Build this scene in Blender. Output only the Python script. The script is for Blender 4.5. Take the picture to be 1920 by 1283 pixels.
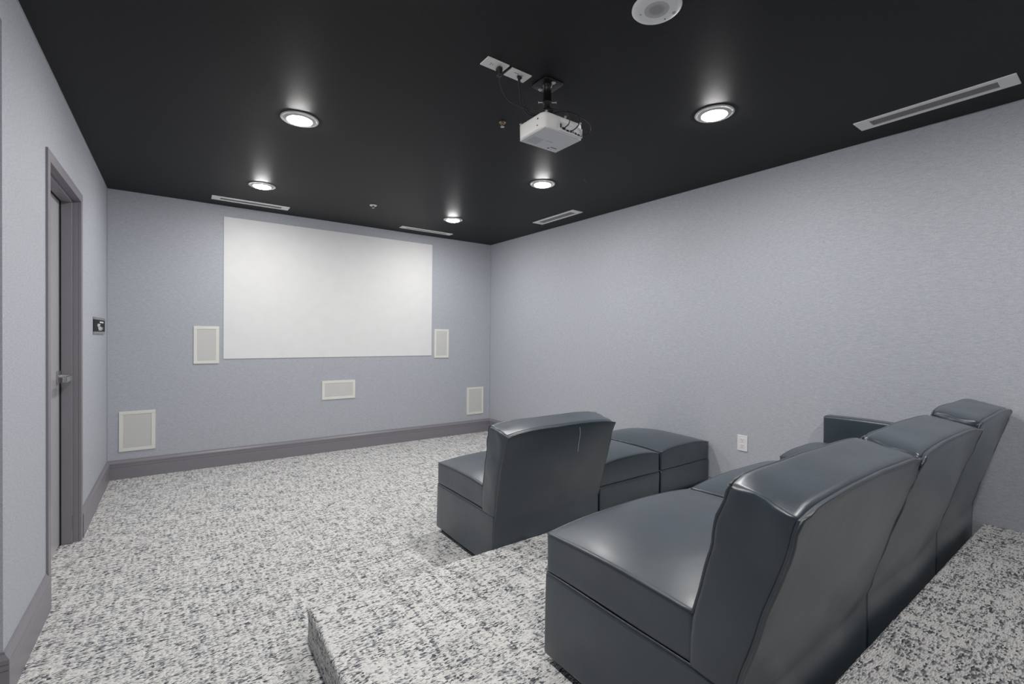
import bpy, bmesh, math, random
from mathutils import Vector, Matrix, noise
random.seed(7); noise.seed_set(11)
S = bpy.context.scene
for o in list(bpy.data.objects): bpy.data.objects.remove(o, do_unlink=True)
COL = S.collection

# ------------------------------------------------------------ camera, world, exposure
F_PX, YAW, PITCH, ROLL = 861.5, 0.6232, 0.0112, 0.0102
cy, sy, cp, sp = math.cos(YAW), math.sin(YAW), math.cos(PITCH), math.sin(PITCH)
Fv = Vector((sy*cp, cy*cp, -sp)); R0 = Vector((cy, -sy, 0)); U0 = R0.cross(Fv)
Rv = math.cos(ROLL)*R0 + math.sin(ROLL)*U0; Uv = -math.sin(ROLL)*R0 + math.cos(ROLL)*U0
cd = bpy.data.cameras.new('camera'); cam = bpy.data.objects.new('camera', cd); COL.objects.link(cam)
M = Matrix((Rv, Uv, -Fv)).transposed().to_4x4(); M.translation = Vector((0, 0, 1.27)); cam.matrix_world = M
cd.sensor_width = 36; cd.lens = F_PX/1920*36; cd.clip_start = 0.02; S.camera = cam
w = bpy.data.worlds.new('world'); S.world = w; w.use_nodes = True
w.node_tree.nodes['Background'].inputs[0].default_value = (.7, .75, .85, 1)
w.node_tree.nodes['Background'].inputs[1].default_value = 0.02
S.view_settings.view_transform = 'Standard'; S.view_settings.look = 'None'
S.view_settings.exposure = 0.0; S.view_settings.gamma = 1; S.view_settings.use_curve_mapping = False
LENS_POWER = 335.0          # emission of the downlight lenses
LIGHT_COL = (1.0, .985, .965)

# ------------------------------------------------------------ room numbers (metres)
HC, YF, YB = 2.502, 5.211, -1.7
P1, P2, PX, PY, PY2 = .141, .303, .4255, 2.029, .512
LX = lambda y: -.5198 + .0074*(YF-y)
RX = lambda y: 3.381 + .0175*(YF-y)

# ------------------------------------------------------------ node helpers
def mat(name):
    m = bpy.data.materials.new(name); m.use_nodes = True
    nt = m.node_tree; b = nt.nodes['Principled BSDF']
    return m, nt, b
def N(nt, t, **k):
    n = nt.nodes.new(t)
    for a, v in k.items():
        if a.startswith('_'): n.inputs[int(a[1:])].default_value = v
        else: setattr(n, a, v)
    return n
def pos(nt, scale=(1, 1, 1), src=None):
    if src is None: src = N(nt, 'ShaderNodeNewGeometry').outputs['Position']
    v = N(nt, 'ShaderNodeVectorMath', operation='MULTIPLY'); nt.links.new(src, v.inputs[0]); v.inputs[1].default_value = scale
    return v.outputs[0]
def nz(nt, vec, scale=1, detail=2, rough=.5):
    n = N(nt, 'ShaderNodeTexNoise'); nt.links.new(vec, n.inputs['Vector'])
    n.inputs['Scale'].default_value = scale; n.inputs['Detail'].default_value = detail; n.inputs['Roughness'].default_value = rough
    return n.outputs['Fac']
def ma(nt, op, a, b=None, c=None, clamp=False):
    n = N(nt, 'ShaderNodeMath', operation=op); n.use_clamp = clamp
    for i, v in enumerate((a, b, c)):
        if v is None: continue
        if isinstance(v, (int, float)): n.inputs[i].default_value = v
        else: nt.links.new(v, n.inputs[i])
    return n.outputs[0]
def ramp(nt, fac, stops):
    r = N(nt, 'ShaderNodeValToRGB'); e = r.color_ramp.elements
    while len(e) < len(stops): e.new(.5)
    for el, (p, c) in zip(e, stops): el.position = p; el.color = (*c, 1)
    nt.links.new(fac, r.inputs[0]); return r.outputs[0]
def bump(nt, b, h, strength, dist):
    n = N(nt, 'ShaderNodeBump'); n.inputs['Strength'].default_value = strength; n.inputs['Distance'].default_value = dist
    nt.links.new(h, n.inputs['Height']); nt.links.new(n.outputs[0], b.inputs['Normal'])
def plain(name, col, rough=.5, metal=0, spec=.5, coat=0):
    m, nt, b = mat(name)
    f = nz(nt, pos(nt), 9, 3)
    c = ramp(nt, f, [(.3, tuple(x*.985 for x in col)), (.7, tuple(min(1, x*1.015) for x in col))])
    nt.links.new(c, b.inputs['Base Color'])
    b.inputs['Roughness'].default_value = rough; b.inputs['Metallic'].default_value = metal
    b.inputs['Specular IOR Level'].default_value = spec; b.inputs['Coat Weight'].default_value = coat
    return m

# ------------------------------------------------------------ materials
def wallcover():
    m, nt, b = mat('wallcovering')
    a = nz(nt, pos(nt, (34, 34, 420)), 1, 3, .65)      # fine horizontal threads
    c = nz(nt, pos(nt, (210, 210, 260)), 1, 2, .5)
    v = ma(nt, 'ADD', ma(nt, 'MULTIPLY', a, .62), ma(nt, 'MULTIPLY', c, .38))
    nt.links.new(ramp(nt, v, [(.36, (.385, .408, .457)), (.5, (.478, .500, .548)), (.64, (.57, .59, .632))]), b.inputs['Base Color'])
    b.inputs['Roughness'].default_value = .62; b.inputs['Specular IOR Level'].default_value = .35
    bump(nt, b, v, .2, .0012)
    return m
def carpet():
    m, nt, b = mat('woven_loop_carpet')
    P = N(nt, 'ShaderNodeNewGeometry').outputs['Position']
    def tuft(sc):
        vo = N(nt, 'ShaderNodeTexVoronoi'); vo.inputs['Scale'].default_value = 1
        nt.links.new(pos(nt, sc, P), vo.inputs['Vector'])
        un = pos(nt, tuple(1/s for s in sc), vo.outputs['Position'])
        return vo, un
    v1, u1 = tuft((95, 215, 170))
    # plaid of warp and weft bands, broken into dashes by the single tufts
    a = nz(nt, pos(nt, (8, 85, 8), u1), 1, 2, .6)
    c = nz(nt, pos(nt, (75, 8, 75), u1), 1, 2, .6)
    bl = nz(nt, pos(nt, (26, 26, 26), u1), 1, 3, .65)
    rnd = N(nt, 'ShaderNodeSeparateColor'); nt.links.new(v1.outputs['Color'], rnd.inputs[0])
    s1 = ma(nt, 'ADD', ma(nt, 'MULTIPLY', a, .42), ma(nt, 'MULTIPLY', c, .48))
    s2 = ma(nt, 'ADD', s1, ma(nt, 'MULTIPLY', bl, .20))
    s3 = ma(nt, 'ADD', s2, ma(nt, 'MULTIPLY', rnd.outputs[0], .26))
    col = ramp(nt, s3, [(.650, (.88, .86, .825)), (.705, (.66, .65, .635)), (.757, (.34, .34, .36)), (.84, (.11, .11, .125))])
    hue = nz(nt, pos(nt, (9, 9, 9), u1), 1, 1)
    mix = N(nt, 'ShaderNodeMix', data_type='RGBA', blend_type='MULTIPLY'); nt.links.new(ma(nt, 'MULTIPLY', hue, .5), mix.inputs[0])
    nt.links.new(col, mix.inputs[6]); mix.inputs[7].default_value = (.93, .95, 1.0, 1)
    nt.links.new(mix.outputs[2], b.inputs['Base Color'])
    b.inputs['Roughness'].default_value = .95; b.inputs['Specular IOR Level'].default_value = .1
    h = ma(nt, 'SUBTRACT', 1, v1.outputs['Distance'])
    bump(nt, b, h, .9, .006)
    return m
def ceil_mat():
    m, nt, b = mat('black_ceiling_paint')
    P = N(nt, 'ShaderNodeNewGeometry').outputs['Position']
    n = nz(nt, pos(nt, (60, 60, 60), P), 1, 3)
    base = ramp(nt, n, [(.3, (.0165, .0170, .0190)), (.7, (.0205, .0210, .0230))])
    # small pale elongated patches added to the base colour
    tot = None
    for (x, y, ax, ay, ang, amt) in ((2.575, 2.62, .055, .013, .45, .09), (2.755, 2.39, .035, .006, -1.0, .06), (2.62, 2.56, .03, .01, .2, .05)):
        mp = N(nt, 'ShaderNodeMapping'); mp.vector_type = 'TEXTURE'
        mp.inputs['Location'].default_value = (x, y, HC); mp.inputs['Rotation'].default_value = (0, 0, ang); mp.inputs['Scale'].default_value = (ax, ay, 1)
        nt.links.new(P, mp.inputs['Vector'])
        ln = N(nt, 'ShaderNodeVectorMath', operation='LENGTH'); nt.links.new(mp.outputs[0], ln.inputs[0])
        s = ma(nt, 'MULTIPLY', ma(nt, 'SUBTRACT', 1, ln.outputs['Value'], clamp=True), amt)
        s = ma(nt, 'MULTIPLY', s, nz(nt, pos(nt, (55, 55, 55), P), 1, 3))
        tot = s if tot is None else ma(nt, 'ADD', tot, s)
    mix = N(nt, 'ShaderNodeMix', data_type='RGBA', blend_type='ADD'); mix.inputs[0].default_value = 1
    nt.links.new(base, mix.inputs[6]); nt.links.new(tot, mix.inputs[7]); nt.links.new(mix.outputs[2], b.inputs['Base Color'])
    b.inputs['Roughness'].default_value = .52; b.inputs['Specular IOR Level'].default_value = .16
    bump(nt, b, nz(nt, pos(nt, (260, 260, 260), P), 1, 2), .25, .001)
    return m
def leather(name, col, rough=.34):
    m, nt, b = mat(name)
    P = N(nt, 'ShaderNodeTexCoord').outputs['Object']
    big = nz(nt, pos(nt, (7, 7, 7), P), 1, 3)
    c = ramp(nt, big, [(.3, tuple(x*.9 for x in col)), (.7, tuple(x*1.1 for x in col))])
    nt.links.new(c, b.inputs['Base Color'])
    vo = N(nt, 'ShaderNodeTexVoronoi'); nt.links.new(pos(nt, (420, 420, 420), P), vo.inputs['Vector'])
    h = ma(nt, 'ADD', ma(nt, 'MULTIPLY', vo.outputs['Distance'], .25), ma(nt, 'MULTIPLY', nz(nt, pos(nt, (14, 14, 14), P), 1, 3), 5.0))
    b.inputs['Roughness'].default_value = rough; b.inputs['Specular IOR Level'].default_value = .75
    b.inputs['Sheen Weight'].default_value = .06; b.inputs['Sheen Roughness'].default_value = .45; b.inputs['Sheen Tint'].default_value = (.8, .9, 1, 1); b.inputs['Coat Weight'].default_value = .3; b.inputs['Coat Roughness'].default_value = .26
    bump(nt, b, h, .25, .0012)
    return m
def mesh_grille(name, light, dark, sc):
    m, nt, b = mat(name)
    vo = N(nt, 'ShaderNodeTexVoronoi'); vo.inputs['Randomness'].default_value = 0
    nt.links.new(pos(nt, (sc, sc, sc)), vo.inputs['Vector'])
    nt.links.new(ramp(nt, vo.outputs['Distance'], [(.28, dark), (.42, light)]), b.inputs['Base Color'])
    b.inputs['Roughness'].default_value = .6; return m
WALL = wallcover(); CARPET = carpet(); CEIL = ceil_mat()
LEATHER = leather('slate_leather', (.028, .043, .058)); PIPE = leather('leather_piping', (.026, .035, .044), .3)
TRIM = plain('mauve_grey_trim_paint', (.25, .237, .262), .38); GROOVE = plain('trim_groove_shade', (.12, .11, .125), .5)
DOORM = plain('grey_door_paint', (.46, .455, .48), .3)
WHITE = plain('white_plastic', (.85, .85, .845), .4); CREAM = plain('cream_speaker_frame', (.84, .835, .77), .5)
SCREEN = plain('matte_screen_white', (.86, .86, .86), .8, spec=.2)
TRIMW = plain('white_light_trim', (.66, .66, .66), .5)
GREY = plain('grey_vent_grille', (.34, .33, .35), .5); DGREY = plain('dark_slot', (.06, .06, .065), .6)
BLACK = plain('black_powder_coat', (.008, .008, .009), .35); RUBBER = plain('black_cable_rubber', (.022, .022, .025), .32)
CHROME = plain('brushed_nickel', (.62, .61, .60), .22, metal=1); SILVER = plain('zinc_plated_steel', (.62, .62, .60), .35, metal=.35)
BRASS = plain('tarnished_brass', (.42, .33, .22), .35, metal=1)
PROJ = plain('white_projector_shell', (.88, .87, .85), .42); PBOT = plain('projector_light_grey', (.66, .67, .69), .5)
GRILLE = mesh_grille('speaker_cloth', (.68, .675, .66), (.58, .575, .56), 300)
HOLES = mesh_grille('perforated_grille', (.55, .55, .57), (.06, .06, .07), 150)
GLASSB = plain('black_gloss_panel', (.006, .006, .008), .5, spec=.15)
LINEN = plain('white_thread', (.75, .75, .75), .6)
SEAM = plain('shadow_gap_dark', (.01, .01, .012), .6)
lensm, nt_, b_ = mat('lit_lens'); b_.inputs['Emission Color'].default_value = (*LIGHT_COL, 1)
b_.inputs['Emission Strength'].default_value = LENS_POWER; b_.inputs['Base Color'].default_value = (.9, .9, .9, 1)

# ------------------------------------------------------------ mesh helpers
def build(name, bm, m, parent=None, smooth=False, loc=None):
    bmesh.ops.recalc_face_normals(bm, faces=bm.faces[:])
    me = bpy.data.meshes.new(name); bm.to_mesh(me); bm.free()
    ms = m if isinstance(m, (list, tuple)) else [m]
    for x in ms: me.materials.append(x)
    if smooth:
        for p in me.polygons: p.use_smooth = True
    o = bpy.data.objects.new(name, me); COL.objects.link(o)
    if loc: o.location = loc
    if parent: o.parent = parent
    return o
def thing(name, label, cat, loc=(0, 0, 0), group=None, rz=0):
    o = bpy.data.objects.new(name, None); COL.objects.link(o); o.location = loc; o.rotation_euler = (0, 0, rz)
    o.empty_display_size = .1; tag(o, label, cat, group); return o
def tag(o, label, cat, group=None):
    o['label'] = label; o['category'] = cat
    if group: o['group'] = group
    return o
def struct(o, label=None):
    o['kind'] = 'structure'
    if label: o['label'] = label
    return o
def box(bm, lo, hi, fn=None, mi=0):
    vs = []
    for z in (lo[2], hi[2]):
        for y in (lo[1], hi[1]):
            for x in (lo[0], hi[0]):
                p = (x, y, z); vs.append(bm.verts.new(fn(p) if fn else p))
    for f in ((0, 1, 3, 2), (4, 6, 7, 5), (0, 4, 5, 1), (2, 3, 7, 6), (0, 2, 6, 4), (1, 5, 7, 3)):
        bm.faces.new([vs[i] for i in f]).material_index = mi
    return vs
def axisvals(a, b, r, n):
    s = [0, .22, .5, .8]
    L = [a+r*t for t in s] if r > 0 else [a]
    H = [b-r*t for t in reversed(s)] if r > 0 else [b]
    return L + [a+r+(b-a-2*r)*i/n for i in range(n+1)] + H
def rbox(bm, lo, hi, r, n=(6, 6, 4), fn=None):
    """box with rounded edges on a dense grid, then deformed by fn"""
    A = [axisvals(lo[i], hi[i], r, n[i]) for i in range(3)]
    cache = {}
    def V(i, j, k):
        key = (i, j, k)
        if key in cache: return cache[key]
        p = Vector((A[0][i], A[1][j], A[2][k]))
        q = Vector([min(max(p[t], lo[t]+r), hi[t]-r) for t in range(3)])
        d = p-q
        if d.length > 1e-9:
            mx = max(abs(d[0]), abs(d[1]), abs(d[2])); d = d*(r/d.length)
        p = q+d
        if fn: p = Vector(fn(p))
        v = bm.verts.new(p); cache[key] = v; return v
    I, J, K = len(A[0])-1, len(A[1])-1, len(A[2])-1
    for k in (0, K):
        for i in range(I):
            for j in range(J): bm.faces.new((V(i, j, k), V(i+1, j, k), V(i+1, j+1, k), V(i, j+1, k)))
    for j in (0, J):
        for i in range(I):
            for k in range(K): bm.faces.new((V(i, j, k), V(i+1, j, k), V(i+1, j, k+1), V(i, j, k+1)))
    for i in (0, I):
        for j in range(J):
            for k in range(K): bm.faces.new((V(i, j, k), V(i, j+1, k), V(i, j+1, k+1), V(i, j, k+1)))
def tube(bm, pts, r, n=8, closed=False, cap=True):
    pts = [Vector(p) for p in pts]; rings = []; prev = None
    L = len(pts)
    for i, p in enumerate(pts):
        a = pts[(i-1) % L] if (closed or i > 0) else p
        b = pts[(i+1) % L] if (closed or i < L-1) else p
        t = (b-a).normalized()
        if prev is None:
            u = t.orthogonal().normalized()
        else:
            u = (prev - t*prev.dot(t)).normalized()
        prev = u; v = t.cross(u)
        rings.append([bm.verts.new(p+r*(math.cos(2*math.pi*k/n)*u+math.sin(2*math.pi*k/n)*v)) for k in range(n)])
    for i in range(L if closed else L-1):
        a, b = rings[i], rings[(i+1) % L]
        for k in range(n): bm.faces.new((a[k], a[(k+1) % n], b[(k+1) % n], b[k]))
    if cap and not closed:
        bm.faces.new(rings[0]); bm.faces.new(rings[-1])
def lathe(bm, prof, c=(0, 0, 0), n=48, axis='Z', mi=0):
    rings = []
    for (r, z) in prof:
        if r < 1e-6:
            rings.append([bm.verts.new(place(c, 0, 0, z, axis))]); continue
        rings.append([bm.verts.new(place(c, r*math.cos(2*math.pi*k/n), r*math.sin(2*math.pi*k/n), z, axis)) for k in range(n)])
    for a, b in zip(rings, rings[1:]):
        for k in range(n):
            k2 = (k+1) % n
            if len(a) == 1 and len(b) == 1: continue
            if len(a) == 1: f = (a[0], b[k], b[k2])
            elif len(b) == 1: f = (a[k], a[k2], b[0])
            else: f = (a[k], a[k2], b[k2], b[k])
            bm.faces.new(f).material_index = mi
def place(c, x, y, z, axis):
    if axis == 'Z': return Vector((c[0]+x, c[1]+y, c[2]+z))
    if axis == 'X': return Vector((c[0]+z, c[1]+x, c[2]+y))
    return Vector((c[0]+x, c[1]+z, c[2]+y))
def smoothpath(pts, k=6):
    P = [Vector(p) for p in pts]; P = [P[0]*2-P[1]] + P + [P[-1]*2-P[-2]]; out = []
    for i in range(1, len(P)-2):
        for s in range(k):
            t = s/k; a, b, c, d = P[i-1:i+3]
            out.append(.5*((2*b)+(c-a)*t+(2*a-5*b+4*c-d)*t*t+(3*b-a-3*c+d)*t**3))
    out.append(P[-2]); return out
def interp(z, zs, vs):
    if z <= zs[0]: return vs[0]
    for i in range(len(zs)-1):
        if z <= zs[i+1]:
            t = (z-zs[i])/(zs[i+1]-zs[i]); return vs[i]+(vs[i+1]-vs[i])*t
    return vs[-1]

# ------------------------------------------------------------ the room
ALC_X, ALC_Y, ALC_Z = -1.75, 2.293, 2.327       # side passage left of the camera
bm = bmesh.new(); box(bm, (ALC_X-.1, YB-.1, -.1), (3.8, YF+.1, 0)); struct(build('floor', bm, CARPET), 'pale carpet with dark crosshatched flecks')
def fuzzy(p):
    q = Vector(p); a = noise.noise_vector(q*90)*.0022
    return q+a
def platform(name, lo, hi, label):
    bm = bmesh.new(); r = .016
    # nosed block: dense along the visible edges only
    rbox(bm, lo, hi, r, (int((hi[0]-lo[0])/.02), int((hi[1]-lo[1])/.02), 6), lambda p: fuzzy(p) if p[2] > .004 else p)
    struct(build(name, bm, CARPET, smooth=True), label)
platform('platform_lower', (PX, YB, -.02), (3.5, PY, P1), 'carpeted step platform under the sofa row')
platform('platform_upper', (PX, YB, P1-.03), (3.5, PY2, P2), 'higher carpeted tier behind the sofa row')
bm = bmesh.new(); box(bm, (-.62, YB-.1, HC), (3.8, YF+.1, HC+.1)); struct(build('ceiling', bm, CEIL), 'matt black painted ceiling')
bm = bmesh.new(); box(bm, (ALC_X, YB-.1, ALC_Z), (-.60, ALC_Y, ALC_Z+.1)); struct(build('ceiling_passage', bm, WALL))
bm = bmesh.new(); box(bm, (-.62, YF, 0), (3.6, YF+.1, HC)); struct(build('wall_front', bm, WALL), 'blue-grey wallcovered wall behind the screen')
bm = bmesh.new(); box(bm, (ALC_X, YB-.1, 0), (3.8, YB, HC)); struct(build('wall_back', bm, WALL))
rw = lambda p: (RX(p[1])+p[0], p[1], p[2])
bm = bmesh.new(); box(bm, (0, YB, 0), (.1, YF, HC), rw); struct(build('wall_right', bm, WALL), 'long plain wallcovered wall right of the seats')
lw = lambda p: (LX(p[1])+p[0], p[1], p[2])
D0, D1, DZ = 2.985, 3.785, 2.060          # door opening
bm = bmesh.new(); T = -.13
box(bm, (T, ALC_Y, 0), (0, D0-.02, HC), lw); box(bm, (T, D1+.02, 0), (0, YF, HC), lw)
box(bm, (T, D0-.02, DZ+.02), (0, D1+.02, HC), lw)
box(bm, (T, YB, ALC_Z), (0, ALC_Y, HC), lw)
box(bm, (ALC_X-LX(ALC_Y), ALC_Y, 0), (T, ALC_Y+.1, HC), lw)
struct(build('wall_left', bm, WALL), 'narrow wallcovered wall with the door')
bm = bmesh.new(); box(bm, (ALC_X-.1, YB, 0), (ALC_X, ALC_Y+.1, HC)); struct(build('wall_passage', bm, WALL))
# corner beads: thin pale lines at the inner corners
for i, x in enumerate((LX(YF)+.001, RX(YF)-.001)):
    bm = bmesh.new(); s = 1 if i == 0 else -1
    box(bm, (min(x, x+s*.004), YF-.004, .16), (max(x, x+s*.004), YF, HC))
    struct(build('trim_%d' % (i+1), bm, plain('corner_caulk', (.42, .44, .48), .5)))
bm = bmesh.new(); box(bm, (-.004, YB, HC-.004), (0, YF, HC), rw); struct(build('trim_3', bm, plain('ceiling_line_caulk', (.45, .45, .47), .5)))
bm = bmesh.new(); box(bm, (0, YB, HC-.004), (.004, YF, HC), lw); struct(build('trim_4', bm, bpy.data.materials['ceiling_line_caulk']))

# baseboards: (offset from wall, height) profile with two grooves and a chamfered cap
BB = [(0, 0), (.019, 0), (.019, .103), (.0165, .105), (.019, .107), (.019, .124), (.0165, .126), (.019, .128), (.019, .142), (.017, .145), (.0065, .158), (.0045, .166), (0, .166)]
def baseboard(name, path, normals):
    bm = bmesh.new(); rows = []
    for (x, y), (nx, ny) in zip(path, normals):
        rows.append([bm.verts.new((x+nx*o, y+ny*o, h)) for o, h in BB])
    for a, b in zip(rows, rows[1:]):
        for k in range(len(BB)-1):
            f = bm.faces.new((a[k], a[k+1], b[k+1], b[k])); f.material_index = 1 if k in (3, 6) else 0
    bm.faces.new(rows[0]); bm.faces.new(rows[-1])
    return struct(build(name, bm, [TRIM, GROOVE]), 'mauve-grey grooved baseboard')
baseboard('baseboard_front', [(LX(YF), YF), (RX(YF), YF)], [(1, -1), (-1, -1)])
baseboard('baseboard_right', [(RX(YF), YF), (RX(PY), PY)], [(-1, -1), (-1, 0)])
baseboard('baseboard_left', [(LX(YF), YF), (LX(D1+.056), D1+.056)], [(1, -1), (1, 0)])
baseboard('baseboard_passage', [(LX(D0-.056), D0-.056), (LX(ALC_Y), ALC_Y), (ALC_X, ALC_Y)], [(1, 0), (1, -1), (0, -1)])

# door_1: hollow frame with rebated stop, slab door, lever
door = bpy.data.objects.new('door_1', None); COL.objects.link(door); door.location = (LX(3.4), 3.41, 0); struct(door, 'grey door set back in its frame')
x0 = LX(3.41); OY = 3.41
dl = lambda p: (p[0], p[1]-OY, p[2])
bm = bmesh.new(); c = .050; ft = .012
box(bm, (-.001, D0-c, 0), (ft, D0, DZ+c), dl); box(bm, (-.001, D1, 0), (ft, D1+c, DZ+c), dl); box(bm, (-.001, D0, DZ), (ft, D1, DZ+c), dl)
for a, b in ((D0-.012, D0), (D1, D1+.012)): box(bm, (-.13, a, 0), (0, b, DZ+.012), dl)
box(bm, (-.13, D0, DZ), (0, D1, DZ+.012), dl)
build('door_frame', bm, TRIM, door)
bm = bmesh.new()
box(bm, (-.076, D0, 0), (-.026, D0+.012, DZ), dl); box(bm, (-.076, D1-.016, 0), (-.026, D1, DZ), dl); box(bm, (-.076, D0+.012, DZ-.016), (-.026, D1-.016, DZ), dl)
st = build('door_stop', bm, TRIM, door); bv = st.modifiers.new('b', 'BEVEL'); bv.width = .003; bv.segments = 2
bm = bmesh.new()
box(bm, (-.083, D0, 0), (-.077, D0+.012, DZ), dl); box(bm, (-.083, D1-.020, 0), (-.077, D1, DZ), dl); box(bm, (-.083, D0, DZ-.02), (-.077, D1, DZ), dl)
build('door_slit_shade', bm, SEAM, door)  # near-black strips stand in for the shade in the slit around the leaf
bm = bmesh.new(); rbox(bm, (-.125, D0+.004-OY, .008), (-.0815, D1-.004-OY, DZ-.004), .002, (2, 2, 2)); slab = build('door_leaf', bm, DOORM, door)
bm = bmesh.new()
hy = D1-.07-OY; hz = 1.005
rbox(bm, (-.0815, hy-.035, hz-.035), (-.072, hy+.030, hz+.040), .003, (1, 2, 2))
tube(bm, [(-.074, hy, hz+.008), (-.022, hy, hz+.008)], .011, 16)
rbox(bm, (-.034, hy-.17, hz-.016), (-.014, hy+.013, hz+.014), .004, (2, 4, 2))
build('lever_handle', bm, CHROME, door, smooth=False)['label'] = 'brushed metal lever handle'
bm = bmesh.new(); box(bm, (-.0265, D1-.0170, .09), (-.0250, D1-.0120, .17), dl); build('strike_mark', bm, BRASS, door)

# ------------------------------------------------------------ wall fittings
def flatbox(bm, lo, hi, r=.002): rbox(bm, lo, hi, r, (2, 2, 2))
sc = thing('projection_screen', 'large blank white projection screen on the front wall', 'screen', (1.42, YF, 1.03))
bm = bmesh.new(); box(bm, (-1.094, -.006, 0), (1.094, 0, 1.367)); build('screen_surface', bm, SCREEN, sc)
def speaker(x0, x1, z0, z1, label, b=.028):
    t = thing('wall_speaker', label, 'speaker', ((x0+x1)/2, YF, (z0+z1)/2), 'in-wall speakers around the screen')
    a, h = (x1-x0)/2, (z1-z0)/2; bm = bmesh.new(); y = -.009
    for lo, hi in (((-a, y, -h), (a, 0, -h+b)), ((-a, y, h-b), (a, 0, h)), ((-a, y, -h+b), (-a+b, 0, h-b)), ((a-b, y, -h+b), (a, 0, h-b))): box(bm, lo, hi)
    o = build('speaker_frame', bm, CREAM, t); m_ = o.modifiers.new('b', 'BEVEL'); m_.width = .0015; m_.segments = 2
    bm = bmesh.new(); rbox(bm, (-a+b, -.0065, -h+b), (a-b, 0, h-b), .002, (3, 1, 3)); build('speaker_grille', bm, GRILLE, t)
speaker(.089, .290, .988, 1.341, 'upright cream wall speaker beside the left edge of the screen')
speaker(2.551, 2.752, .998, 1.357, 'upright cream wall speaker beside the right edge of the screen')
speaker(1.228, 1.581, .569, .772, 'horizontal cream wall speaker centred below the screen')
speaker(3.026, 3.278, .245, .600, 'cream wall speaker low near the right-hand corner of the front wall')
speaker(-.441, -.191, .236, .585, 'large cream wall speaker low near the left-hand corner by the baseboard')
# wall outlet on the right wall
ox = RX(1.79)
t = thing('wall_outlet', 'white duplex power outlet plate on the right wall above the seats', 'outlet', (ox, 1.79, .486))
bm = bmesh.new(); rbox(bm, (-.006, -.038, -.059), (0, .038, .059), .002, (1, 3, 3)); build('cover_plate', bm, WHITE, t)
for s in (-1, 1):
    bm = bmesh.new(); rbox(bm, (-.0078, -.017, s*.021-.0165), (-.005, .017, s*.021+.0165), .0012, (1, 2, 2))
    r = build('receptacle', bm, WHITE, t); bm = bmesh.new()
    for yy in (-.0065, .0065): box(bm, (-.0083, yy-.0012, s*.021), (-.0075, yy+.0012, s*.021+.009))
    tube(bm, [(-.0083, 0, s*.021-.008), (-.0075, 0, s*.021-.008)], .0028, 10); build('slot', bm, DGREY, r)
# black panel on the left wall
t = thing('wall_panel', 'small black glossy control panel with silver rails on the left wall', 'panel', (LX(4.67), 4.68, 1.322))
a = .29
bm = bmesh.new(); rbox(bm, (0, -a, -.060), (.005, a, .060), .002, (1, 3, 2)); build('panel_back', bm, DGREY, t)
bm = bmesh.new(); rbox(bm, (.003, -a+.004, -.043), (.008, a-.004, .043), .001, (1, 3, 2)); build('panel_face', bm, GLASSB, t)
for s in (-1, 1):
    bm = bmesh.new(); rbox(bm, (.003, -a, s*.053-.009), (.010, a, s*.053+.009), .002, (1, 3, 1)); build('panel_rail', bm, CHROME, t)['label'] = 'silver rail'
bm = bmesh.new()
for (y0, y1, z0, z1) in ((.0, .20, .022, .034), (-.11, .03, .006, .014), (-.12, .01, -.004, .004), (-.09, .09, -.014, -.007), (-.075, .11, -.024, -.017), (-.06, .10, -.034, -.027), (.14, .16, -.03, -.008)):
    box(bm, (.008, y0, z0), (.0086, y1, z1))
build('panel_lettering', bm, WHITE, t)

# ------------------------------------------------------------ ceiling fittings
def downlight(x, y, label):
    t = thing('downlight', label, 'ceiling light', (x, y, HC), 'recessed ceiling downlights')
    bm = bmesh.new(); lathe(bm, [(.100, .0), (.101, -.003), (.098, -.0055), (.090, -.006), (.072, -.0065), (.069, -.0115), (.066, -.0115), (.065, -.004)], n=56)
    build('trim_ring', bm, TRIMW, t, smooth=True)
    bm = bmesh.new(); lathe(bm, [(.0655, -.003), (.065, -.010), (.061, -.0145), (.050, -.018), (.035, -.0200), (.015, -.0212), (0, -.0215)], n=48)
    build('lens', bm, lensm, t, smooth=True)
downlight(.538, 4.317, 'lit downlight nearest the left end of the screen wall')
downlight(.545, 2.858, 'lit downlight left of the projector, second in the left row')
downlight(.552, 1.40, 'lit downlight at the top edge, its glow on the black ceiling')
downlight(2.325, 4.324, 'lit downlight nearest the right end of the screen wall')
downlight(2.350, 2.872, 'lit downlight just beyond the projector, middle of the right row')
downlight(2.362, 1.413, 'large-looking lit downlight right of the projector over the seats')
downlight(.558, -.06, 'unseen downlight added behind the viewpoint on the left side')  # rear pair stays out of view, rows continued to help light the room
downlight(2.372, -.06, 'unseen downlight added behind the viewpoint on the right side')
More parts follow.
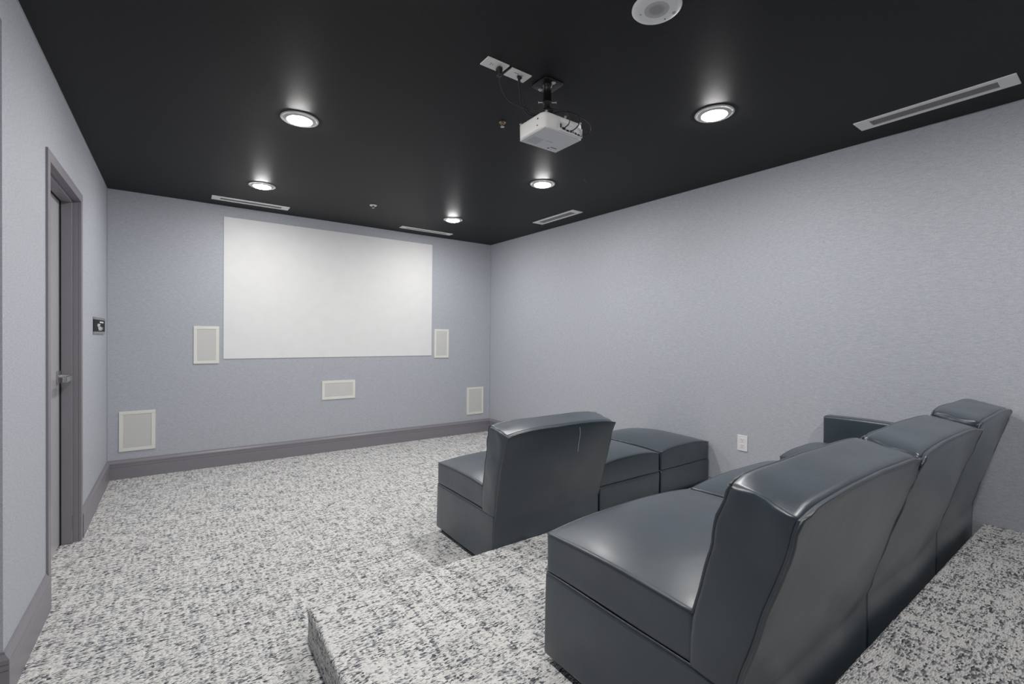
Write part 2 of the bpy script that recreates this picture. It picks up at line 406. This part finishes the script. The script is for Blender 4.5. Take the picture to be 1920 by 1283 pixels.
def vent(x0, x1, y0, y1, label, b=.03):
    t = thing('ceiling_vent', label, 'vent', ((x0+x1)/2, (y0+y1)/2, HC), 'slim linear ceiling vents')
    a, h = (x1-x0)/2, (y1-y0)/2; bm = bmesh.new(); e = .065; lx = a > h
    bx, by = (e, b) if lx else (b, e)
    for lo, hi in (((-a, -h, -.006), (a, -h+by, 0)), ((-a, h-by, -.006), (a, h, 0)), ((-a, -h+by, -.006), (-a+bx, h-by, 0)), ((a-bx, -h+by, -.006), (a, h-by, 0))): box(bm, lo, hi)
    o = build('vent_frame', bm, WHITE, t); m_ = o.modifiers.new('b', 'BEVEL'); m_.width = .0015; m_.segments = 2
    bm = bmesh.new(); box(bm, (-a+bx, -h+by, -.0012), (a-bx, h-by, 0)); g = build('vent_grille', bm, GREY, t)
    bm = bmesh.new(); n = 5
    for i in range(n):
        if lx: yy = -h+by+(i+.5)*(2*h-2*by)/n; box(bm, (-a+bx, yy-.0022, -.004), (a-bx, yy+.0022, -.0012))
        else: xx = -a+bx+(i+.5)*(2*a-2*bx)/n; box(bm, (xx-.0022, -h+by, -.004), (xx+.0022, h-by, -.0012))
    build('louvre', bm, GREY, g)
vent(.215, .848, 4.880, 5.005, 'long white ceiling vent above the left half of the screen')
vent(2.003, 2.645, 4.918, 5.005, 'white ceiling vent above the right end of the screen', .022)
vent(3.056, 3.190, 3.270, 3.896, 'white ceiling vent beside the right wall, near the front corner')
vent(3.095, 3.232, .378, 1.008, 'white ceiling vent at the upper right edge, nearest the viewer')
t = thing('ceiling_speaker', 'round white ceiling speaker with a perforated centre', 'speaker', (1.432, 1.092, HC))
bm = bmesh.new(); lathe(bm, [(.089, 0), (.090, -.004), (.086, -.008), (.070, -.010), (.044, -.0105)], n=72); build('speaker_flange', bm, WHITE, t, smooth=True)
bm = bmesh.new(); lathe(bm, [(.0445, -.0105), (.02, -.0112), (0, -.0113)], n=48); build('speaker_grille', bm, HOLES, t)
bm = bmesh.new(); lathe(bm, [(0, -.0118), (.0032, -.0118), (.0032, -.009)], (.066, .012, 0), n=14); build('screw', bm, GREY, t)
bm = bmesh.new(); lathe(bm, [(0, -.0118), (.0028, -.0118), (.0028, -.009)], (-.028, .052, 0), n=12); build('screw', bm, GREY, t)
bm = bmesh.new()
for k in range(2): lathe(bm, [(.0075-.004*k, -.0112), (.0068-.004*k, -.0116), (.0062-.004*k, -.0112)], (.064, -.030, 0), n=16)
build('maker_badge', bm, DGREY, t)
t = thing('sprinkler_head', 'small round chrome sprinkler on the ceiling just in front of the screen', 'sprinkler', (1.469, 4.315, HC), 'ceiling sprinklers')
bm = bmesh.new(); lathe(bm, [(.033, 0), (.033, -.003), (.028, -.007), (.014, -.008), (.012, -.002)], n=32); build('escutcheon', bm, WHITE, t, smooth=True)
bm = bmesh.new(); tube(bm, [(0, 0, -.004), (0, 0, -.022)], .004, 10)
for s in (-1, 1): tube(bm, smoothpath([(0, 0, -.006), (s*.009, 0, -.014), (s*.002, 0, -.024)], 4), .0018, 6)
build('sprinkler_frame', bm, DGREY, t); bm = bmesh.new(); lathe(bm, [(0, -.024), (.013, -.025), (.013, -.0265), (0, -.0265)], n=20); build('deflector', bm, SILVER, t)
t = thing('sprinkler_head', 'tarnished brass sprinkler on the ceiling left of the projector', 'sprinkler', (1.492, 2.192, HC), 'ceiling sprinklers')
bm = bmesh.new(); lathe(bm, [(.020, 0), (.020, -.003), (.010, -.005)], n=24); build('escutcheon', bm, BRASS, t)
bm = bmesh.new(); tube(bm, [(0, 0, -.003), (0, 0, -.018)], .004, 10)
for s in (-1, 1): tube(bm, smoothpath([(s*.004, s*.002, -.004), (s*.014, s*.004, -.011), (s*.010, s*.002, -.019), (0, 0, -.024)], 4), .0022, 6)
build('sprinkler_frame', bm, BRASS, t); bm = bmesh.new(); lathe(bm, [(0, -.025), (.011, -.026), (.012, -.028), (0, -.028)], n=20); build('deflector', bm, SILVER, t)

# ceiling outlet plates
def cplate(x, y, label):
    t = thing('ceiling_outlet_plate', label, 'outlet', (x, y, HC), 'white outlet plates by the projector')
    bm = bmesh.new(); rbox(bm, (-.0575, -.035, -.006), (.0575, .035, 0), .002, (3, 2, 1)); build('cover_plate', bm, WHITE, t); return t
t = cplate(1.1465, 1.750, 'white ceiling power outlet plate, farther from the projector')
bm = bmesh.new()
for yy in (-.005, .005): box(bm, (-.026, yy-.001, -.0068), (-.018, yy+.001, -.0058))
tube(bm, [(-.012, 0, -.0068), (-.012, 0, -.0055)], .0024, 8); build('slot', bm, DGREY, t)
t = cplate(1.2785, 1.755, 'white ceiling cable plate, the one next to the projector mount')
bm = bmesh.new(); box(bm, (-.030, -.016, -.0068), (-.004, -.012, -.0058)); box(bm, (.008, -.016, -.0066), (.022, -.014, -.0058)); build('slot', bm, GREY, t)

# ------------------------------------------------------------ projector mount and projector
MX, MY = 1.446, 1.737
t = thing('projector_mount', 'black ceiling bracket with a short pole holding the projector', 'bracket', (MX, MY, HC))
bm = bmesh.new(); rbox(bm, (-.060, -.060, -.007), (.060, .060, 0), .0034, (4, 4, 1), lambda p: (p[0]*(1-.10*(abs(p[1])/.06)**6), p[1]*(1-.10*(abs(p[0])/.06)**6), p[2])); build('ceiling_plate', bm, BLACK, t, smooth=True)
for (x, y) in ((.004, -.040), (-.008, .046)):
    bm = bmesh.new(); lathe(bm, [(.011, -.007), (.011, -.0085), (.006, -.009), (.006, -.013), (0, -.0135)], (x, y, 0), n=6 if False else 18); build('bolt', bm, SILVER, t)['label'] = 'steel washer and bolt'
bm = bmesh.new(); lathe(bm, [(.026, -.007), (.022, -.018), (.0195, -.022), (.0195, -.082), (.022, -.083), (.022, -.092), (.0175, -.094), (.0165, -.120), (0, -.122)], n=32); build('pole', bm, BLACK, t, smooth=True)
for s in (-1, 1):
    bm = bmesh.new(); tube(bm, [(s*.016, -s*.0115, -.087), (s*.034, -s*.0245, -.087)], .0024, 8); tube(bm, [(s*.034, -s*.0245, -.087), (s*.036, -s*.026, -.087)], .0050, 12); build('locking_screw', bm, SILVER, t)['label'] = 'silver locking screw'
bm = bmesh.new()
rbox(bm, (-.022, -.022, -.136), (.022, .022, -.118), .004, (1, 1, 1))
for (x, y) in ((.16, .14), (.17, .02), (-.02, .14)):
    tube(bm, [(0, 0, -.130), (x*.5, y*.5, -.131), (x, y, -.134), (x, y, -.146)], .005, 8)
build('support_arm', bm, BLACK, t)
PXx, PYy, PZ = 1.398, 1.702, 2.276      # near left bottom corner
t = thing('projector', 'white projector hanging from the ceiling mount with cables at its rear', 'projector', (PXx, PYy, PZ))
PW, PD, PH = .268, .222, .078
def pf(p):
    q = Vector(p); zt = q[2]/PH
    # shell narrows towards the bottom, rounded plan corners
    q[0] = PW/2+(q[0]-PW/2)*(1-.03*(1-zt)); q[1] = PD/2+(q[1]-PD/2)*(1-.03*(1-zt))
    cx, cyy = abs(q[0]-PW/2)/(PW/2), abs(q[1]-PD/2)/(PD/2)
    k = max(0, cx-.78)/.22*max(0, cyy-.74)/.26
    q[0] -= math.copysign(.012*k, q[0]-PW/2); q[1] -= math.copysign(.012*k, q[1]-PD/2)
    return q
bm = bmesh.new(); rbox(bm, (0, 0, .002), (PW, PD, PH), .011, (10, 8, 3), pf); build('projector_shell', bm, PROJ, t, smooth=True)
bm = bmesh.new(); rbox(bm, (.012, .012, 0), (PW-.012, PD-.012, .006), .0025, (6, 6, 1)); build('bottom_cover', bm, PBOT, t)['label'] = 'light grey underside'
bm = bmesh.new(); box(bm, (.035, .12, -.0006), (.10, .185, .0004)); box(bm, (.115, .115, -.0006), (.155, .125, .0004)); build('rating_sticker', bm, plain('sticker_grey', (.52, .53, .55), .6), t)
bm = bmesh.new(); box(bm, (.185, .165, -.0010), (.225, .170, .0004)); tube(bm, [(.182, .185, -.001), (.182, .185, .001)], .006, 12); build('screw_hole', bm, DGREY, t)
bm = bmesh.new(); box(bm, (.098, -.0015, .006), (.250, .010, .050)); o = build('port_recess', bm, PBOT, t)
for (x, zz, ww, hh, m_) in ((.104, .030, .010, .018, DGREY), (.124, .020, .020, .010, RUBBER), (.150, .016, .016, .008, RUBBER), (.172, .018, .009, .010, RUBBER), (.188, .018, .007, .009, BRASS), (.204, .016, .010, .009, RUBBER), (.224, .014, .014, .008, RUBBER), (.243, .012, .006, .006, DGREY)):
    bm = bmesh.new(); box(bm, (x-ww/2, -.004, zz-hh/2), (x+ww/2, 0, zz+hh/2)); build('port', bm, m_, o)
bm = bmesh.new(); lathe(bm, [(.030, .0), (.030, .006), (.022, .007), (.022, .002), (0, .004)], (.06, PD-.002, .042), n=32, axis='Y'); build('lens', bm, GLASSB, t)
for (x, y) in ((.015, .205), (.25, .015), (.03, .018), (.14, .005)):
    bm = bmesh.new(); lathe(bm, [(0, PH+.010), (.007, PH+.010), (.007, PH+.005), (.004, PH+.004), (.004, PH-.002)], (x, y, 0), n=14); build('mounting_screw', bm, SILVER, t)
for lo, hi in (((-.001, .045, .050), (.002, .052, .056)), ((-.001, .05, .020), (.002, .055, .024))):
    bm = bmesh.new(); box(bm, lo, hi); build('vent_mark', bm, DGREY, t)

def cable(name, label, paths, r, plug=None):
    base = Vector(paths[0][0]); t = thing(name, label, 'cable', base)
    bm = bmesh.new()
    for p in paths: tube(bm, [q-base for q in smoothpath(p, 6)], r, 7)
    build('cord', bm, RUBBER, t, smooth=True)
    if plug:
        bm = bmesh.new(); plug(bm, base); build('plug', bm, RUBBER, t, smooth=True)
def plug1(bm, b):
    rbox(bm, Vector((-.013, -.016, -.038)), Vector((.013, .016, .003)), .008, (2, 2, 3), lambda p: (p[0]*(1-.25*max(0, -p[2]/.038)), p[1]*(1-.25*max(0, -p[2]/.038)), p[2]))
cable('power_cable', 'thin black power cable drooping from the farther ceiling plate to the projector', [[(1.172, 1.752, 2.493), (1.166, 1.744, 2.46), (1.193, 1.774, 2.435), (1.234, 1.800, 2.415), (1.274, 1.812, 2.400), (1.307, 1.803, 2.390), (1.337, 1.792, 2.382), (1.385, 1.773, 2.372), (1.44, 1.700, 2.366), (1.53, 1.690, 2.374), (1.61, 1.680, 2.372), (1.668, 1.675, 2.355), (1.684, 1.680, 2.325), (1.668, 1.690, 2.302), (1.648, 1.702, 2.296)]], .0027, plug1)
def plug2(bm, b):
    rbox(bm, Vector((-.012, -.005, -.010)), Vector((.012, .006, .003)), .003, (1, 1, 1)); tube(bm, [(0, 0, -.008), (-.004, -.006, -.028)], .0045, 8)
cable('video_cable', 'pair of thin black video cables from the nearer ceiling plate to the projector', [
    [(1.287, 1.752, 2.494), (1.279, 1.750, 2.475), (1.302, 1.768, 2.440), (1.334, 1.801, 2.400), (1.362, 1.807, 2.380), (1.384, 1.800, 2.362), (1.43, 1.775, 2.3600), (1.475, 1.715, 2.366), (1.510, 1.683, 2.366), (1.528, 1.668, 2.345), (1.530, 1.672, 2.312), (1.522, 1.700, 2.297)],
    [(1.291, 1.752, 2.494), (1.290, 1.752, 2.47), (1.315, 1.764, 2.430), (1.343, 1.787, 2.395), (1.375, 1.786, 2.364), (1.43, 1.765, 2.3605), (1.50, 1.705, 2.372), (1.560, 1.684, 2.378), (1.590, 1.668, 2.360), (1.592, 1.668, 2.325), (1.580, 1.684, 2.303), (1.571, 1.702, 2.297)]], .0028, plug2)

# ------------------------------------------------------------ leather seating
# local frame: x along the width, y = 0 at the rear of the base and + to the front, z up
REAR = ([0, .25, .35, .60, .765, .83], [0, 0, -.018, -.088, -.137, -.155])
FRNT = ([.0, .31, .446, .60, .805, .83], [.122, .118, .106, .066, .010, .002])
def bend_back(w, seed, flare=0, rise=0):
    def fn(p):
        p = Vector(p); z = p[2]; th = .12
        v = p[1]/th                                   # 0 rear .. 1 front
        top = max(0, (z-.31)/.455)
        u = 2*p[0]/w-1
        zz = z + top*(.038*v) + top*(.016*(1-v)+.007*v)*(1-abs(u)**3) - .008*top*abs(u)**8 + rise*top
        r, f = interp(z, *REAR), interp(z, *FRNT)
        y = r+(f-r)*v
        mid = math.sin(math.pi*min(1, max(0, v)))
        y += (v-.5)*.022*(1-u*u)*math.sin(math.pi*min(1, max(0, top)))
        x = p[0] - flare*top*(u < 0)*abs(u)
        x += math.copysign(.005*mid*(abs(u)**6), u)
        q = Vector((x, y, zz))
        nv = noise.noise_vector(Vector((x*5+seed, y*7, zz*6)))*.0045
        cn = (abs(u)**8)*(top**3)
        nv += noise.noise_vector(Vector((x*22+seed, y*22, zz*22)))*.011*cn
        nv += noise.noise_vector(Vector((x*12+seed, y*14, zz*12)))*.0035*(abs(u)**5)
        return q+nv
    return fn
def panel_fn(w, seed, flare=0, rise=0):
    b = bend_back(w, seed, flare, rise)
    def fn(p):
        p = Vector(p)
        q = b(Vector((p[0], 0, min(p[2], .765)))) if p[2] > .28 else Vector((p[0], 0, p[2])) + noise.noise_vector(Vector((p[0]*5+seed, 0, p[2]*6)))*.0045*min(1, p[2]/.28)
        u = 2*p[0]/w-1; t = p[2]/.77
        q[1] += p[1] - .014*(1-u*u)*math.sin(math.pi*min(1, t))
        return q
    return fn
def crown(w, y0, y1, z0, z1, amt, seed):
    def fn(p):
        p = Vector(p); t = max(0, (p[2]-z0)/(z1-z0)); u = 2*p[0]/w-1; v = 2*(p[1]-y0)/(y1-y0)-1
        cu, cv = max(0, 1-abs(u)**2.4), max(0, 1-abs(v)**2.4)
        p[2] += amt*t*(.5*cu+.18*cv+.32*cu*cv)
        p[0] -= math.copysign(.004*(1-v*v)*-1*math.sin(math.pi*t), u)*(abs(u)**3)
        p += noise.noise_vector(Vector((p[0]*5+seed, p[1]*5, p[2]*5)))*.003
        return p
    return fn
def edge_path(pts, n=14):
    out = []
    for a, b in zip(pts, pts[1:]):
        a, b = Vector(a), Vector(b)
        for i in range(n): out.append(a.lerp(b, i/n))
    out.append(Vector(pts[-1])); return out
def seat_block(t, w, d, y0, seed, crown_amt=.048, ztop=.446, sx=0, ex=0):
    """base, plinth, seat cushion with piping; seat spans x = sx .. w-ex"""
    bm = bmesh.new(); rbox(bm, (.025, .025, 0), (w-.025, d-.025, .034), .002, (1, 1, 1)); build('plinth', bm, SEAM, t)['label'] = 'recessed black plinth'
    bm = bmesh.new(); f = lambda p: Vector(p)+noise.noise_vector(Vector((p[0]*4+seed, p[1]*4, p[2]*5)))*.0035
    rbox(bm, (0, 0, .026), (w, d, .308), .010, (14, 12, 6), f); base = build('base', bm, LEATHER, t, smooth=True)
    bm = bmesh.new(); z = .309
    tube(bm, [f(q) for q in edge_path([(.006, .01, z), (.006, d-.006, z), (w-.006, d-.006, z), (w-.006, .01, z)] + ([(.006, .01, z)] if y0 < .01 else []))], .0042, 8); build('piping', bm, PIPE, base, smooth=True)
    x0, x1 = sx+.003, w-ex-.003; sw = x1-x0
    c = crown(sw, y0, d, .312, ztop, crown_amt, seed)
    fn = lambda p: c(Vector((p[0]-x0, p[1], p[2])))+Vector((x0, 0, 0))
    bm = bmesh.new(); rbox(bm, (x0, y0+.003, .312), (x1, d-.004, ztop), .013, (18, 16, 4), fn); cu = build('seat_cushion', bm, LEATHER, t, smooth=True)
    bm = bmesh.new(); o = .0045; z = ztop-.0035
    ring = [(x0+o, y0+o, z), (x0+o, d-.004-o, z), (x1-o, d-.004-o, z), (x1-o, y0+o, z), (x0+o, y0+o, z)]
    tube(bm, [fn(q) for q in edge_path(ring, 18)], .0038, 8); build('piping', bm, PIPE, cu, smooth=True)
def backrest(t, w, seed, flare=0, rise=0):
    fn = bend_back(w, seed, flare, rise)
    bm = bmesh.new(); rbox(bm, (.001, 0, .300), (w-.001, .12, .770), .016, (20, 5, 16), fn); bk = build('backrest', bm, LEATHER, t, smooth=True)
    bm = bmesh.new(); o = .005
    for x in (o, w-o): tube(bm, [fn(q) for q in edge_path([(x, .12-o, .44), (x, .12-o, .770-o)], 16)], .0038, 8)
    tube(bm, [fn(q) for q in edge_path([(o, .12-o, .770-o), (w-o, .12-o, .770-o)], 24)], .0038, 8)
    build('piping', bm, PIPE, bk, smooth=True)
    pn = panel_fn(w, seed, flare, rise)
    bm = bmesh.new(); rbox(bm, (.004, -.009, .030), (w-.004, .006, .764), .004, (18, 1, 24), pn); bp = build('back_panel', bm, LEATHER, t, smooth=True)
    bm = bmesh.new(); y = -.006
    tube(bm, [pn(q) for q in edge_path([(.004, y, .03), (.004, y, .764), (w-.004, y, .764), (w-.004, y, .03)], 24)], .0042, 8); build('piping', bm, PIPE, bp, smooth=True)
def chair(name, x0, yr, z0, w, d, label, cat, group, seed, arm=0, flare=0, rise=0):
    t = thing(name, label, cat, (x0, yr, z0), group)
    seat_block(t, w, d, .098, seed, ex=arm, ztop=.446+rise*1.4)
    backrest(t, w, seed, flare, rise)
    if arm:
        bm = bmesh.new(); g = lambda p: Vector(p)+noise.noise_vector(Vector((p[0]*5+seed, p[1]*5, p[2]*5)))*.003
        rbox(bm, (w-arm, .02, .040), (w-.001, d, .646), .016, (4, 12, 12), g); a = build('armrest', bm, LEATHER, t, smooth=True)
    return t
SG = 'sofa sections in a row on the platform'
chair('sofa_section', 1.030, .555, P1, .847, .670, 'armless dark leather sofa section nearest the viewer on the platform', 'sofa section', SG, 1.3)
chair('sofa_section', 1.886, .555, P1, .847, .670, 'armless dark leather sofa section in the middle of the platform row', 'sofa section', SG, 5.1)
chair('sofa_section', 2.742, .555, P1, .700, .670, 'dark leather sofa section with one armrest against the right wall', 'sofa section', SG, 9.7, arm=.095, rise=.017)
chair('armless_chair', 1.352, 2.037, 0, .788, .670, 'dark leather armless chair on the lower floor facing the screen', 'chair', None, 14.2, flare=.022)
def ottoman(x0, w, y0, d, label, seed):
    t = thing('ottoman', label, 'ottoman', (x0, y0, 0), 'leather ottomans beside the front chair')
    seat_block(t, w, d, 0, seed, crown_amt=.055, ztop=.448)
ottoman(2.170, .612, 2.040, .63, 'dark leather ottoman directly beside the armless chair', 21.0)
ottoman(2.808, .615, 2.048, .64, 'dark leather ottoman closest to the right wall', 33.0)
t = thing('loose_thread', 'fine white loose thread hanging down the back of the front chair', 'thread', (1.83, 1.88, .757))
bm = bmesh.new(); tube(bm, smoothpath([(0, 0, .006), (.006, .002, -.03), (.020, .028, -.10), (.036, .052, -.17), (.043, .062, -.195)], 5), .0009, 5); build('strand', bm, LINEN, t)
